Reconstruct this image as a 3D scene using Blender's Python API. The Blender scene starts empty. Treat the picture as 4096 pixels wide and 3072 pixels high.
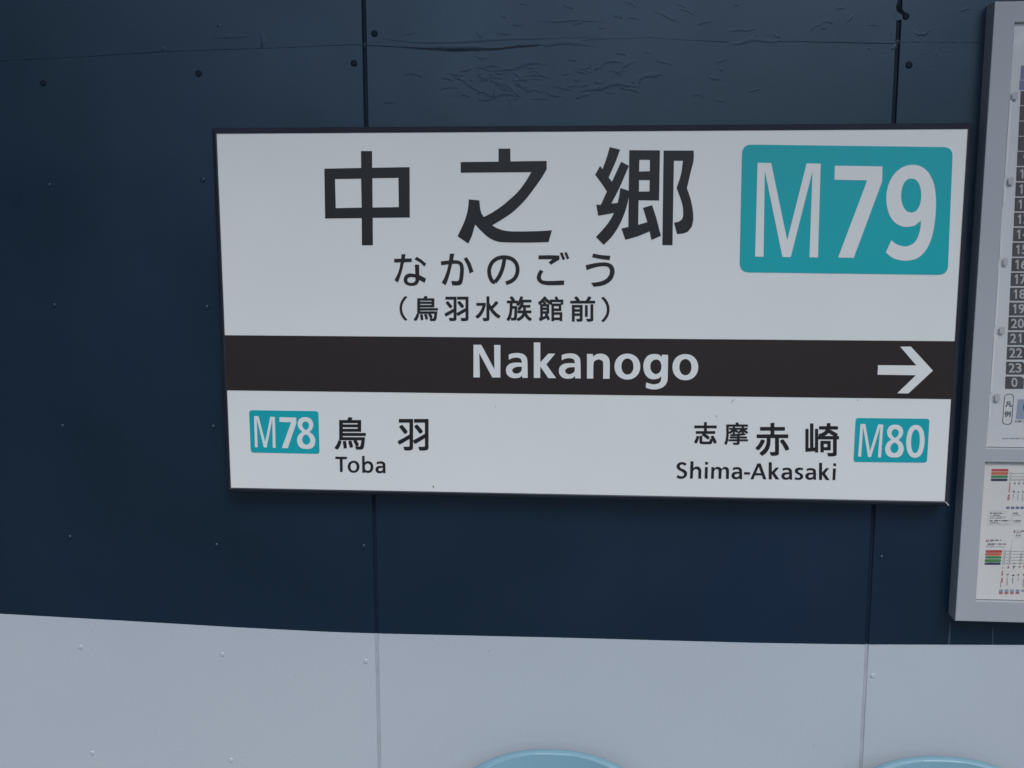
import bpy, bmesh, math, random
from mathutils import Vector, Matrix

random.seed(7)
scene = bpy.context.scene
COL = scene.collection

# ------------------------------------------------------------------ camera
FOCAL_PX, IMG_W, IMG_H = 4366.563, 4096.0, 3072.0
CAM = Vector((0.40994524, -1.95125326, 0.77798824))
yaw, pitch, roll = (math.radians(a) for a in (-4.4403585, -8.76756428, -0.02017908))
FWD = Vector((math.sin(yaw) * math.cos(pitch), math.cos(yaw) * math.cos(pitch), math.sin(pitch)))
RT0 = Vector((math.cos(yaw), -math.sin(yaw), 0.0))
UP0 = RT0.cross(FWD)
RIGHT = math.cos(roll) * RT0 + math.sin(roll) * UP0
UPV = -math.sin(roll) * RT0 + math.cos(roll) * UP0
cd = bpy.data.cameras.new('camera')
cd.sensor_fit = 'HORIZONTAL'
cd.sensor_width = 36.0
cd.lens = FOCAL_PX / IMG_W * 36.0
cd.clip_start = 0.02
cd.clip_end = 2000
cam = bpy.data.objects.new('camera', cd)
COL.objects.link(cam)
m = Matrix((RIGHT, UPV, -FWD)).transposed().to_4x4()
m.translation = CAM
cam.matrix_world = m
scene.camera = cam

# ------------------------------------------------------------------ light
SUN_AZ, SUN_EL = math.radians(22), math.radians(48)      # from the right, in front of the wall
world = bpy.data.worlds.new('World')
scene.world = world
world.use_nodes = True
nt = world.node_tree
sky = nt.nodes.new('ShaderNodeTexSky')
sky.sky_type = 'NISHITA'
sky.sun_disc = False
sky.sun_elevation = SUN_EL
sky.sun_rotation = math.pi - SUN_AZ
sky.air_density = 1.0
sky.dust_density = 1.2
sky.ozone_density = 1.0
bg = nt.nodes['Background']
bg.inputs['Strength'].default_value = 0.10
nt.links.new(sky.outputs[0], bg.inputs[0])
ld = bpy.data.lights.new('overcast_sun', 'SUN')
ld.energy = 1.15
ld.angle = math.radians(35)
ld.color = (1.0, 0.975, 0.935)
sun = bpy.data.objects.new('overcast_sun', ld)
COL.objects.link(sun)
sd = Vector((math.sin(SUN_AZ) * math.cos(SUN_EL), -math.cos(SUN_AZ) * math.cos(SUN_EL), math.sin(SUN_EL)))
sun.rotation_euler = sd.to_track_quat('Z', 'Y').to_euler()
sun.location = sd * 12
scene.view_settings.view_transform = 'Standard'
scene.view_settings.look = 'None'
scene.view_settings.gamma = 1.0
scene.view_settings.exposure = 0.80


def at(x, y, Y=0.0):
    """Where the line of sight through photo pixel (x, y) meets the plane at depth Y."""
    d = (x - 2048) / FOCAL_PX * RIGHT - (y - 1536) / FOCAL_PX * UPV + FWD
    p = CAM + d * ((Y - CAM.y) / d.y)
    return p.x, p.z


# ------------------------------------------------------------------ materials
MAT = {}


def mat(name, color, rough=0.5, var=0.0, var_scale=3.0, bump=0.0, bump_scale=200.0, spec=0.5,
        metallic=0.0, coat=0.0, speck=0.0, second=None, rough_var=0.0):
    mt = bpy.data.materials.new(name)
    mt.use_nodes = True
    n = mt.node_tree
    b = n.nodes['Principled BSDF']
    L = n.links.new
    b.inputs['Base Color'].default_value = (*color, 1)
    b.inputs['Roughness'].default_value = rough
    b.inputs['Specular IOR Level'].default_value = spec
    b.inputs['Metallic'].default_value = metallic
    b.inputs['Coat Weight'].default_value = coat
    tc = n.nodes.new('ShaderNodeTexCoord')
    if var > 0 or second:
        no = n.nodes.new('ShaderNodeTexNoise')
        no.inputs['Scale'].default_value = var_scale
        no.inputs['Detail'].default_value = 5
        L(tc.outputs['Object'], no.inputs['Vector'])
        r = n.nodes.new('ShaderNodeValToRGB')
        r.color_ramp.elements[0].position = 0.35
        r.color_ramp.elements[1].position = 0.65
        lo = second if second else tuple(c * (1 - var) for c in color)
        hi = tuple(c * (1 + var) for c in color)
        r.color_ramp.elements[0].color = (*lo, 1)
        r.color_ramp.elements[1].color = (*hi, 1)
        L(no.outputs['Fac'], r.inputs['Fac'])
        out = r.outputs['Color']
        if speck > 0:
            n2 = n.nodes.new('ShaderNodeTexNoise')
            n2.inputs['Scale'].default_value = 55
            n2.inputs['Detail'].default_value = 6
            n2.inputs['Roughness'].default_value = 0.7
            L(tc.outputs['Object'], n2.inputs['Vector'])
            mr = n.nodes.new('ShaderNodeMapRange')
            mr.inputs['From Min'].default_value = 0.66
            mr.inputs['From Max'].default_value = 0.76
            mr.inputs['To Max'].default_value = speck
            L(n2.outputs['Fac'], mr.inputs['Value'])
            mx = n.nodes.new('ShaderNodeMix')
            mx.data_type = 'RGBA'
            mx.inputs['B'].default_value = (color[0] * .55, color[1] * .55, color[2] * .55, 1)
            L(mr.outputs[0], mx.inputs['Factor'])
            L(out, mx.inputs['A'])
            out = mx.outputs['Result']
        L(out, b.inputs['Base Color'])
    if rough_var > 0:
        n3 = n.nodes.new('ShaderNodeTexNoise')
        n3.inputs['Scale'].default_value = 4
        n3.inputs['Detail'].default_value = 6
        L(tc.outputs['Object'], n3.inputs['Vector'])
        mr = n.nodes.new('ShaderNodeMapRange')
        mr.inputs['From Min'].default_value = 0.3
        mr.inputs['From Max'].default_value = 0.7
        mr.inputs['To Min'].default_value = rough - rough_var
        mr.inputs['To Max'].default_value = rough + rough_var
        L(n3.outputs['Fac'], mr.inputs['Value'])
        L(mr.outputs[0], b.inputs['Roughness'])
    if bump > 0:
        nb = n.nodes.new('ShaderNodeTexNoise')
        nb.inputs['Scale'].default_value = bump_scale
        nb.inputs['Detail'].default_value = 4
        L(tc.outputs['Object'], nb.inputs['Vector'])
        bm = n.nodes.new('ShaderNodeBump')
        bm.inputs['Strength'].default_value = 1.0
        bm.inputs['Distance'].default_value = bump
        L(nb.outputs['Fac'], bm.inputs['Height'])
        L(bm.outputs['Normal'], b.inputs['Normal'])
    MAT[name] = mt
    return mt


def blue_paint():
    """Old navy wall paint: faint mottling, waviness, blistered and wrinkled where it was patched near the top joint."""
    mt = mat('blue_wall_paint', (0.0042, 0.0150, 0.0370), rough=0.31, rough_var=0.06, var=0.10, var_scale=2.2,
             second=(0.0036, 0.0155, 0.0295), spec=0.75)
    n = mt.node_tree
    L = n.links.new
    b = n.nodes['Principled BSDF']
    b.inputs['Specular Tint'].default_value = (0.66, 0.84, 1.0, 1)
    tc = n.nodes.new('ShaderNodeTexCoord')
    sep = n.nodes.new('ShaderNodeSeparateXYZ')
    L(tc.outputs['Object'], sep.inputs[0])

    def mathn(op, a, c, clamp=False):
        q = n.nodes.new('ShaderNodeMath')
        q.operation = op
        q.use_clamp = clamp
        for i, v in enumerate((a, c)):
            if v is None:
                continue
            if isinstance(v, (int, float)):
                q.inputs[i].default_value = v
            else:
                L(v, q.inputs[i])
        return q.outputs[0]

    def rng(v, a, c, lo=0.0, hi=1.0):
        q = n.nodes.new('ShaderNodeMapRange')
        q.interpolation_type = 'SMOOTHSTEP'
        for k, val in zip(('From Min', 'From Max', 'To Min', 'To Max'), (a, c, lo, hi)):
            q.inputs[k].default_value = val
        L(v, q.inputs['Value'])
        return q.outputs[0]
    # where the patched area is: a band above z = 0.9 and right of the first joint
    zm = rng(sep.outputs['Z'], 0.93, 1.01)
    xm = rng(sep.outputs['X'], -0.06, 0.12)
    xe = rng(sep.outputs['X'], 1.3, 0.75, 0.25, 1.0)
    mask = mathn('MULTIPLY', mathn('MULTIPLY', zm, xm), xe)
    # strongest blistering
    mp = n.nodes.new('ShaderNodeMapping')
    mp.inputs['Location'].default_value = (-0.33, 0, -1.015)
    L(tc.outputs['Object'], mp.inputs[0])
    mp2 = n.nodes.new('ShaderNodeMapping')
    mp2.inputs['Scale'].default_value = (1 / 0.22, 0.0, 1 / 0.055)
    L(mp.outputs[0], mp2.inputs[0])
    ln = n.nodes.new('ShaderNodeVectorMath')
    ln.operation = 'LENGTH'
    L(mp2.outputs[0], ln.inputs[0])
    spot = rng(ln.outputs['Value'], 1.1, 0.3)
    rid = n.nodes.new('ShaderNodeTexNoise')
    rid.noise_type = 'RIDGED_MULTIFRACTAL'
    rid.inputs['Scale'].default_value = 11
    rid.inputs['Detail'].default_value = 5
    rid.inputs['Distortion'].default_value = 0.9
    st = n.nodes.new('ShaderNodeMapping')
    st.inputs['Scale'].default_value = (0.75, 1, 1.7)
    L(tc.outputs['Object'], st.inputs[0])
    L(st.outputs[0], rid.inputs['Vector'])
    rid2 = n.nodes.new('ShaderNodeTexNoise')
    rid2.noise_type = 'RIDGED_MULTIFRACTAL'
    rid2.inputs['Scale'].default_value = 34
    rid2.inputs['Detail'].default_value = 4
    rid2.inputs['Distortion'].default_value = 1.5
    st2 = n.nodes.new('ShaderNodeMapping')
    st2.inputs['Scale'].default_value = (0.6, 1, 1.2)
    st2.inputs['Rotation'].default_value = (0, 0.5, 0)
    L(tc.outputs['Object'], st2.inputs[0])
    L(st2.outputs[0], rid2.inputs['Vector'])
    r1 = rng(rid.outputs['Fac'], 0.2, 2.0)
    r2 = rng(rid2.outputs['Fac'], 0.2, 1.8)
    wav = n.nodes.new('ShaderNodeTexNoise')
    wav.inputs['Scale'].default_value = 3.0
    wav.inputs['Detail'].default_value = 2
    L(tc.outputs['Object'], wav.inputs['Vector'])
    fine = n.nodes.new('ShaderNodeTexNoise')
    fine.inputs['Scale'].default_value = 240
    fine.inputs['Detail'].default_value = 3
    L(tc.outputs['Object'], fine.inputs['Vector'])
    h = mathn('MULTIPLY', mathn('MULTIPLY', r1, mask), 0.42)
    h = mathn('ADD', h, mathn('MULTIPLY', mathn('MULTIPLY', r2, spot), 0.45))
    h = mathn('ADD', h, mathn('MULTIPLY', wav.outputs['Fac'], 1.2))
    h = mathn('ADD', h, mathn('MULTIPLY', fine.outputs['Fac'], 0.05))
    bm = n.nodes.new('ShaderNodeBump')
    bm.inputs['Strength'].default_value = 1.0
    bm.inputs['Distance'].default_value = 0.0022
    L(h, bm.inputs['Height'])
    L(bm.outputs['Normal'], b.inputs['Normal'])
    return mt


blue_paint()
mat('white_wall_paint', (0.44, 0.49, 0.54), rough=0.5, var=0.035, var_scale=1.7, second=(0.43, 0.475, 0.54),
    bump=0.0004, bump_scale=160, rough_var=0.05)
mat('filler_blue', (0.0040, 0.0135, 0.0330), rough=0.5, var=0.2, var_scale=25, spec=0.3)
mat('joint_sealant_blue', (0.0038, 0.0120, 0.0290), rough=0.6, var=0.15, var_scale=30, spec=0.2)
mat('joint_sealant_white', (0.36, 0.39, 0.44), rough=0.6, var=0.08, var_scale=30)
mat('backing', (0.003, 0.007, 0.015), rough=0.8, spec=0.2)
mat('sign_white', (0.735, 0.760, 0.755), rough=0.38, var=0.012, var_scale=4, bump=0.00005, bump_scale=90, rough_var=0.04)
mat('sign_frame', (0.022, 0.026, 0.040), rough=0.35, var=0.1, var_scale=12)
mat('mitre_metal', (0.55, 0.58, 0.62), rough=0.35)
mat('ink_black', (0.0080, 0.0088, 0.0115), rough=0.42, var=0.08, var_scale=20)
mat('ink_brown', (0.0190, 0.0128, 0.0120), rough=0.4, var=0.06, var_scale=8)
mat('teal', (0.001, 0.385, 0.43), rough=0.38, var=0.03, var_scale=5)
mat('teal_pale', (0.002, 0.365, 0.42), rough=0.38, var=0.03, var_scale=5)
mat('board_frame', (0.37, 0.39, 0.42), rough=0.42, var=0.03, var_scale=4, bump=0.00006, bump_scale=300)
mat('board_side', (0.30, 0.315, 0.335), rough=0.5)
mat('poster_paper', (0.56, 0.58, 0.60), rough=0.6, var=0.02, var_scale=5)
mat('poster_warm', (0.62, 0.62, 0.60), rough=0.6, var=0.03, var_scale=6)
mat('print_grey', (0.062, 0.062, 0.072), rough=0.5, var=0.2, var_scale=40)
mat('print_pale', (0.43, 0.44, 0.44), rough=0.5)
mat('print_dark', (0.03, 0.032, 0.038), rough=0.5)
mat('print_mid', (0.20, 0.205, 0.21), rough=0.5)
mat('print_line', (0.22, 0.225, 0.21), rough=0.5)
mat('print_red', (0.42, 0.055, 0.06), rough=0.5, var=0.15, var_scale=60)
mat('print_orange', (0.52, 0.14, 0.07), rough=0.5, var=0.15, var_scale=60)
mat('print_green', (0.055, 0.24, 0.075), rough=0.5, var=0.15, var_scale=60)
mat('print_navy', (0.03, 0.04, 0.095), rough=0.5, var=0.15, var_scale=60)
mat('print_pink', (0.38, 0.15, 0.18), rough=0.5)
mat('print_violet', (0.16, 0.175, 0.29), rough=0.5)
mat('print_paleblue', (0.25, 0.31, 0.40), rough=0.5)
mat('print_blue', (0.03, 0.10, 0.36), rough=0.5)
mat('clip_grey', (0.40, 0.41, 0.425), rough=0.5)
mat('clip_white', (0.6, 0.62, 0.64), rough=0.3)
mat('chair_blue', (0.19, 0.355, 0.44), rough=0.36, var=0.03, var_scale=6, bump=0.0001, bump_scale=300)
mat('chair_steel', (0.35, 0.36, 0.37), rough=0.35, metallic=0.9)
mat('asphalt', (0.10, 0.10, 0.10), rough=0.9, var=0.2, var_scale=6, bump=0.002, bump_scale=60)
mat('added_ridge', (0.035, 0.05, 0.03), rough=0.9, var=0.35, var_scale=0.3)
mat('smudge', (0.42, 0.44, 0.46), rough=0.6)
mat('smudge_dark', (0.05, 0.05, 0.05), rough=0.6)
mat('dust_streak', (0.035, 0.058, 0.092), rough=0.6)
# acrylic cover: clear sheet with a real surface reflection
g = bpy.data.materials.new('acrylic')
g.use_nodes = True
gn = g.node_tree
gn.nodes.clear()
o_ = gn.nodes.new('ShaderNodeOutputMaterial')
mx = gn.nodes.new('ShaderNodeMixShader')
tr = gn.nodes.new('ShaderNodeBsdfTransparent')
gl = gn.nodes.new('ShaderNodeBsdfGlossy')
gl.inputs['Roughness'].default_value = 0.06
fr = gn.nodes.new('ShaderNodeFresnel')
fr.inputs['IOR'].default_value = 1.5
nb = gn.nodes.new('ShaderNodeTexNoise')
nb.inputs['Scale'].default_value = 9
bp = gn.nodes.new('ShaderNodeBump')
bp.inputs['Distance'].default_value = 0.0015
gn.links.new(nb.outputs[0], bp.inputs['Height'])
gn.links.new(bp.outputs[0], gl.inputs['Normal'])
geo = gn.nodes.new('ShaderNodeNewGeometry')
fm = gn.nodes.new('ShaderNodeMath')
fm.operation = 'MULTIPLY'
inv = gn.nodes.new('ShaderNodeMath')
inv.operation = 'SUBTRACT'
inv.inputs[0].default_value = 1.0
gn.links.new(geo.outputs['Backfacing'], inv.inputs[1])
gn.links.new(fr.outputs[0], fm.inputs[0])
gn.links.new(inv.outputs[0], fm.inputs[1])
gn.links.new(fm.outputs[0], mx.inputs[0])
gn.links.new(tr.outputs[0], mx.inputs[1])
gn.links.new(gl.outputs[0], mx.inputs[2])
gn.links.new(mx.outputs[0], o_.inputs[0])
MAT['acrylic'] = g


# ------------------------------------------------------------------ helpers
def tag(o, label=None, cat=None, group=None, kind=None):
    for k, v in (('label', label), ('category', cat), ('group', group), ('kind', kind)):
        if v:
            o[k] = v
    return o


def empty(name, loc, label, cat, group=None):
    o = bpy.data.objects.new(name, None)
    o.location = loc
    o.empty_display_size = 0.05
    COL.objects.link(o)
    return tag(o, label, cat, group)


def link(name, me, parent=None, mats=()):
    for q in mats:
        me.materials.append(MAT[q])
    o = bpy.data.objects.new(name, me)
    COL.objects.link(o)
    if parent is not None:
        o.parent = parent
        base = parent
        off = Vector((0, 0, 0))
        while base is not None:
            off += base.location
            base = base.parent
        o.location = -off if parent.parent is None and parent.type == 'EMPTY' else Vector((0, 0, 0))
    return o


def pydata(name, verts, faces, mats, parent=None, fm=None, smooth=False):
    me = bpy.data.meshes.new(name)
    me.from_pydata(verts, [], faces)
    if fm:
        for p, i in zip(me.polygons, fm):
            p.material_index = i
    if smooth:
        for p in me.polygons:
            p.use_smooth = True
    me.validate()
    return link(name, me, parent, mats)


def boxes(name, bl, mats, parent=None, bevel=0.0, segs=2):
    """bl: list of (x0, x1, y0, y1, z0, z1, material index); one mesh."""
    bm = bmesh.new()
    for b in bl:
        x0, x1, y0, y1, z0, z1 = b[:6]
        mi = b[6] if len(b) > 6 else 0
        vs = [bm.verts.new(p) for p in ((x0, y0, z0), (x1, y0, z0), (x1, y1, z0), (x0, y1, z0),
                                        (x0, y0, z1), (x1, y0, z1), (x1, y1, z1), (x0, y1, z1))]
        for f in ((0, 1, 5, 4), (1, 2, 6, 5), (2, 3, 7, 6), (3, 0, 4, 7), (4, 5, 6, 7), (3, 2, 1, 0)):
            fc = bm.faces.new([vs[i] for i in f])
            fc.material_index = mi
    if bevel:
        bmesh.ops.bevel(bm, geom=bm.edges[:], offset=bevel, segments=segs, affect='EDGES', profile=0.5)
    me = bpy.data.meshes.new(name)
    bm.to_mesh(me)
    bm.free()
    return link(name, me, parent, mats)


def smooth_loop(pts, n=5, thresh=38):
    """Catmull-Rom through the points, keeping sharp corners sharp."""
    N = len(pts)
    corner = []
    for i in range(N):
        a, b, c = Vector(pts[i - 1]), Vector(pts[i]), Vector(pts[(i + 1) % N])
        d = (b - a).angle(c - b, 0)
        corner.append(math.degrees(d) > thresh)
    out = []
    for i in range(N):
        p1, p2 = Vector(pts[i]), Vector(pts[(i + 1) % N])
        p0 = p1 * 2 - p2 if corner[i] else Vector(pts[i - 1])
        p3 = p2 * 2 - p1 if corner[(i + 1) % N] else Vector(pts[(i + 2) % N])
        if corner[i] and corner[(i + 1) % N]:
            out.append(tuple(p1))
            continue
        for k in range(n):
            t = k / n
            q = 0.5 * ((2 * p1) + (p2 - p0) * t + (2 * p0 - 5 * p1 + 4 * p2 - p3) * t * t + (3 * p1 - p0 - 3 * p2 + p3) * t ** 3)
            out.append(tuple(q))
    return out


class Print:
    """Collects lettering and flat shapes lying on a plane Y into one mesh."""

    def __init__(self, Y, thick=0.0005):
        self.Y, self.t = Y, thick
        self.v, self.f, self.m = [], [], []

    def add_mesh(self, me, mi=0, dy=0.0, xf=None):
        o = len(self.v)
        for w in me.vertices:
            x, z = (w.co.x, w.co.y) if xf is None else xf(w.co.x, w.co.y)
            self.v.append((x, self.Y - dy - (self.t if w.co.z > 0 else 0.0001), z))
        for p in me.polygons:
            self.f.append([o + i for i in p.vertices])
            self.m.append(mi)

    def loops(self, loops, mi=0, dy=0.0, px=True):
        """Outline loops (the first one outer, holes after it) in photo pixels or metres, filled."""
        c = bpy.data.curves.new('t', 'CURVE')
        c.dimensions = '2D'
        c.fill_mode = 'BOTH'
        c.extrude = 0.01
        for lp in loops:
            if px:
                lp = [at(p[0], p[1], self.Y) for p in lp]
            s = c.splines.new('POLY')
            s.points.add(len(lp) - 1)
            for q, p in zip(s.points, lp):
                q.co = (p[0], p[1], 0, 1)
            s.use_cyclic_u = True
        o = bpy.data.objects.new('t', c)
        me = bpy.data.meshes.new_from_object(o)
        self.add_mesh(me, mi, dy)
        bpy.data.objects.remove(o)
        bpy.data.curves.remove(c)
        bpy.data.meshes.remove(me)

    def glyph(self, ch, box, off=0.0, mi=0, bold=0.0):
        """One character of the built-in typeface fitted to a box (x0, y0, x1, y1) in photo pixels."""
        c = bpy.data.curves.new('t', 'FONT')
        c.body = ch
        c.size = 1
        c.offset = off
        c.extrude = 0.01
        c.resolution_u = 6
        o = bpy.data.objects.new('t', c)
        me = bpy.data.meshes.new_from_object(o)
        if len(me.vertices) == 0:
            COL.objects.link(o)
            bpy.context.view_layer.update()
            me = bpy.data.meshes.new_from_object(o.evaluated_get(bpy.context.evaluated_depsgraph_get()))
        xs = [w.co.x for w in me.vertices]
        ys = [w.co.y for w in me.vertices]
        a, b2, c2, d2 = min(xs), max(xs), min(ys), max(ys)
        x0, y0, x1, y1 = box
        x0, y0, x1, y1 = x0 + bold, y0 + bold, x1 - bold, y1 - bold
        shifts = [(0, 0)]
        if bold:
            shifts += [(i * bold, j * bold) for i in (-1, 0, 1) for j in (-1, 0, 1) if i or j]
        for k, (sx, sy) in enumerate(shifts):
            def xf(x, y):
                u = (x - a) / (b2 - a)
                w = (y - c2) / (d2 - c2)
                return at(x0 + (x1 - x0) * u + sx, y1 + (y0 - y1) * w + sy, self.Y)
            self.add_mesh(me, mi, k * .00002, xf)
        bpy.data.objects.remove(o)
        bpy.data.curves.remove(c)
        bpy.data.meshes.remove(me)

    def build(self, name, mats, parent):
        return pydata(name, self.v, self.f, mats, parent, self.m)


def crop(o, s, pts):
    """Points read off an enlarged crop (origin o, enlargement s) back to photo pixels."""
    return [(o[0] + p[0] / s, o[1] + p[1] / s) for p in pts]


# ------------------------------------------------------------------ the wall
FLOOR = -0.97
wall = empty('panel_wall', (0.45, 0, FLOOR),
             'navy blue over pale grey painted panel wall behind the station sign', 'wall')
PAINT = [at(x, y) for x, y in ((-400, 2432), (0, 2455), (480, 2482), (940, 2509), (1300, 2527), (1505, 2534),
                               (2217, 2550), (3000, 2571), (3300, 2576), (3460, 2578), (4096, 2580), (4500, 2578))]
SEAM = [(x, y, w) for x, y, w in (
    (-400, 262, 4), (0, 243, 4), (240, 233, 3), (645, 208, 6), (760, 203, 2), (900, 198, 5), (1100, 192, 3),
    (1400, 179, 5), (1470, 181, 6), (1617, 190, 9), (1698, 195, 14), (1807, 201, 22), (1915, 199, 20), (1997, 197, 12),
    (2078, 186, 16), (2132, 184, 12), (2200, 174, 7), (2250, 168, 4), (2400, 157, 2.5), (2600, 151, 3), (2700, 158, 2.5),
    (2850, 165, 4), (2950, 170, 8), (3020, 165, 3), (3250, 168, 6), (3400, 171, 8), (3560, 175, 8), (3600, 168, 3), (3850, 170, 3),
    (4096, 172, 3), (4500, 178, 3))]
SEAM = [(x, y, w * .62 if w > 9 else w * .45) for x, y, w in SEAM]


def interp(pts, x):
    if x <= pts[0][0]:
        return pts[0][1]
    for a, b in zip(pts, pts[1:]):
        if x <= b[0]:
            return a[1] + (b[1] - a[1]) * (x - a[0]) / (b[0] - a[0])
    return pts[-1][1]


UPPER_EDGE = [at(x, y - w * .5) for x, y, w in SEAM]      # lower edge of the top row of panels
LOWER_EDGE = [at(x, y + w * .5) for x, y, w in SEAM]      # upper edge of the main row


def jag(x, amp):
    return amp * (math.sin(x * 311) * .5 + math.sin(x * 733 + 1.3) * .3 + math.sin(x * 1571 + .4) * .2)


def wall_panel(x0, x1, rows, n=120):
    """rows: list of edge functions from bottom to top with the material of the band between them."""
    edges, mids = rows
    V, F, M = [], [], []
    nx = n + 1
    ch = 0.0012
    for j, e in enumerate(edges):
        for i in range(nx):
            x = x0 + (x1 - x0) * i / n
            V.append((x, 0.0, e(x)))
    # chamfered rim goes back 1.2 mm, then sides go to 9 mm
    for j in range(len(edges) - 1):
        for i in range(n):
            a = j * nx + i
            F.append((a, a + 1, a + 1 + nx, a + nx))
            M.append(mids[j])
    ring = [i for i in range(nx)] + [j * nx + n for j in range(1, len(edges))] + \
           [(len(edges) - 1) * nx + i for i in range(n - 1, -1, -1)] + [j * nx for j in range(len(edges) - 2, 0, -1)]
    o = len(V)
    cx = (x0 + x1) / 2
    for r in ring:
        x, y, z = V[r]
        dx = -ch if abs(x - x0) < 1e-9 else (ch if abs(x - x1) < 1e-9 else 0)
        V.append((x + dx, 0.0009, z))
    o2 = len(V)
    for r in range(len(ring)):
        V.append((V[o + r][0], 0.009, V[o + r][2]))
    paint_z = None
    for k in range(len(ring)):
        k2 = (k + 1) % len(ring)
        z = (V[ring[k]][2] + V[ring[k2]][2]) / 2
        x = (V[ring[k]][0] + V[ring[k2]][0]) / 2
        mi = mids[-1] if z > interp(PAINT, x) - 1e-6 else mids[0]
        F.append((ring[k2], ring[k], o + k, o + k2))
        M.append(mi)
        F.append((o + k2, o + k, o2 + k, o2 + k2))
        M.append(mi)
    return pydata('panel', V, F, ('white_wall_paint', 'blue_wall_paint'), wall, M)


def seam_x(pts, z):
    return interp([(p[1], p[0]) for p in sorted((at(*q)[::-1] for q in pts))], z)


G = 0.0042                                               # half the joint between panels
cols = [-1.82, -0.91, 0.0, 0.9112, 1.82, 2.73]
TOP = 2.38
for k in range(5):
    a, b = cols[k] + G, cols[k + 1] - G
    inside = k in (1, 2, 3)
    zc = (lambda x: FLOOR + 0.01)
    pl = (lambda x: interp(PAINT, x) + (jag(x, .00014) if abs(x) < 1.6 else 0))
    up = (lambda x: interp(LOWER_EDGE, x) + jag(x, .0006))
    wall_panel(a, b, ([zc, pl, up], [0, 1]), n=240 if inside else 20)
    lo = (lambda x: interp(UPPER_EDGE, x) + jag(x + .3, .0006))
    wall_panel(a, b, ([lo, lambda x: TOP], [1]), n=240 if inside else 20)
# backing and sealant
boxes('backing_board', [(-1.83, 2.74, 0.0095, 0.03, FLOOR + .01, TOP)], ('backing',), wall)
for x in cols[1:-1]:
    zp = interp(PAINT, x)
    V, F, M = [], [], []
    zs = [FLOOR + .012] + [FLOOR + .012 + (zp - FLOOR - .012) * k / 12 for k in range(1, 13)] + [zp + (TOP - zp) * k / 24 for k in range(1, 25)]
    for i, z in enumerate(zs):
        d = (0.0034 if z > .6 else 0.0022) if z > zp + .001 else 0.0014
        d += 0.0004 * math.sin(z * 37 + x)
        for s, dd in ((-1, .0012), (-.45, 0), (.45, 0), (1, .0012)):
            V.append((x + s * (G + .0006), d + dd * .8, z))
    for i in range(len(zs) - 1):
        for s in range(3):
            a = i * 4 + s
            F.append((a, a + 1, a + 5, a + 4))
            M.append(0 if zs[i] < zp - .001 else 1)
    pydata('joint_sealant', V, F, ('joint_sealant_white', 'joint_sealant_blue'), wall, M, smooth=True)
# filler behind the horizontal joint
V, F = [], []
xs = [-1.8 + 4.5 * i / 400 for i in range(401)]
for x in xs:
    zu, zl = interp(UPPER_EDGE, x), interp(LOWER_EDGE, x)
    V += [(x, 0.0020, zu + .004), (x, 0.0010 + .0004 * math.sin(x * 90), (zu + zl) / 2 + .0006), (x, 0.0020, zl - .004)]
for i in range(400):
    F += [(i * 3 + 1, i * 3 + 4, i * 3 + 3, i * 3), (i * 3 + 2, i * 3 + 5, i * 3 + 4, i * 3 + 1)]
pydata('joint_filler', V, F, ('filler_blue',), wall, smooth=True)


def screw_mesh(mname, r=0.0042, h=0.0017, dimple=0.0011):
    V, F = [(0, -h + dimple, 0)], []
    prof = [(0.22, -h + dimple * .8), (0.34, -h), (0.62, -h * .86), (0.86, -h * .5), (1.0, 0.0004)]
    for q, y in prof:
        for i in range(16):
            a = i * math.tau / 16
            V.append((r * q * math.cos(a), y, r * q * math.sin(a)))
    for i in range(16):
        F.append((0, 1 + i, 1 + (i + 1) % 16))
        for k in range(4):
            a = 1 + k * 16
            F.append((a + i, a + 16 + i, a + 16 + (i + 1) % 16, a + (i + 1) % 16))
    me = bpy.data.meshes.new('screw')
    me.from_pydata(V, [], F)
    for p in me.polygons:
        p.use_smooth = True
    me.materials.append(MAT[mname])
    return me


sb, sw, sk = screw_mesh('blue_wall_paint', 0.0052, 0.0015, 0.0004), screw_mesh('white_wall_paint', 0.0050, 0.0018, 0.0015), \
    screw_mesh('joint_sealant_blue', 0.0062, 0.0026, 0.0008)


def screw(x, y, kind):
    X, Z = at(x, y)
    o = bpy.data.objects.new('screw', kind)
    COL.objects.link(o)
    o.parent = wall
    o.location = Vector((X, 0, Z)) - wall.location
    o.rotation_euler = (0, random.uniform(0, 6), 0)


for x, y in ((172, 332), (794, 294), (1416, 253), (3636, 260), (1498, 134), (3623, 65)):
    screw(x, y, sk)
for x, y in ((195, 741), (214, 1222), (247, 1706), (277, 2150), (810, 719), (825, 1229), (851, 1708), (864, 2182),
             (1453, 2187), (3527, 2231)):
    screw(x, y, sb)
for x, y in ((322, 2588), (368, 3012), (889, 2617), (923, 3041), (1463, 2645), (3491, 2703)):
    screw(x, y, sw)


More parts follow.
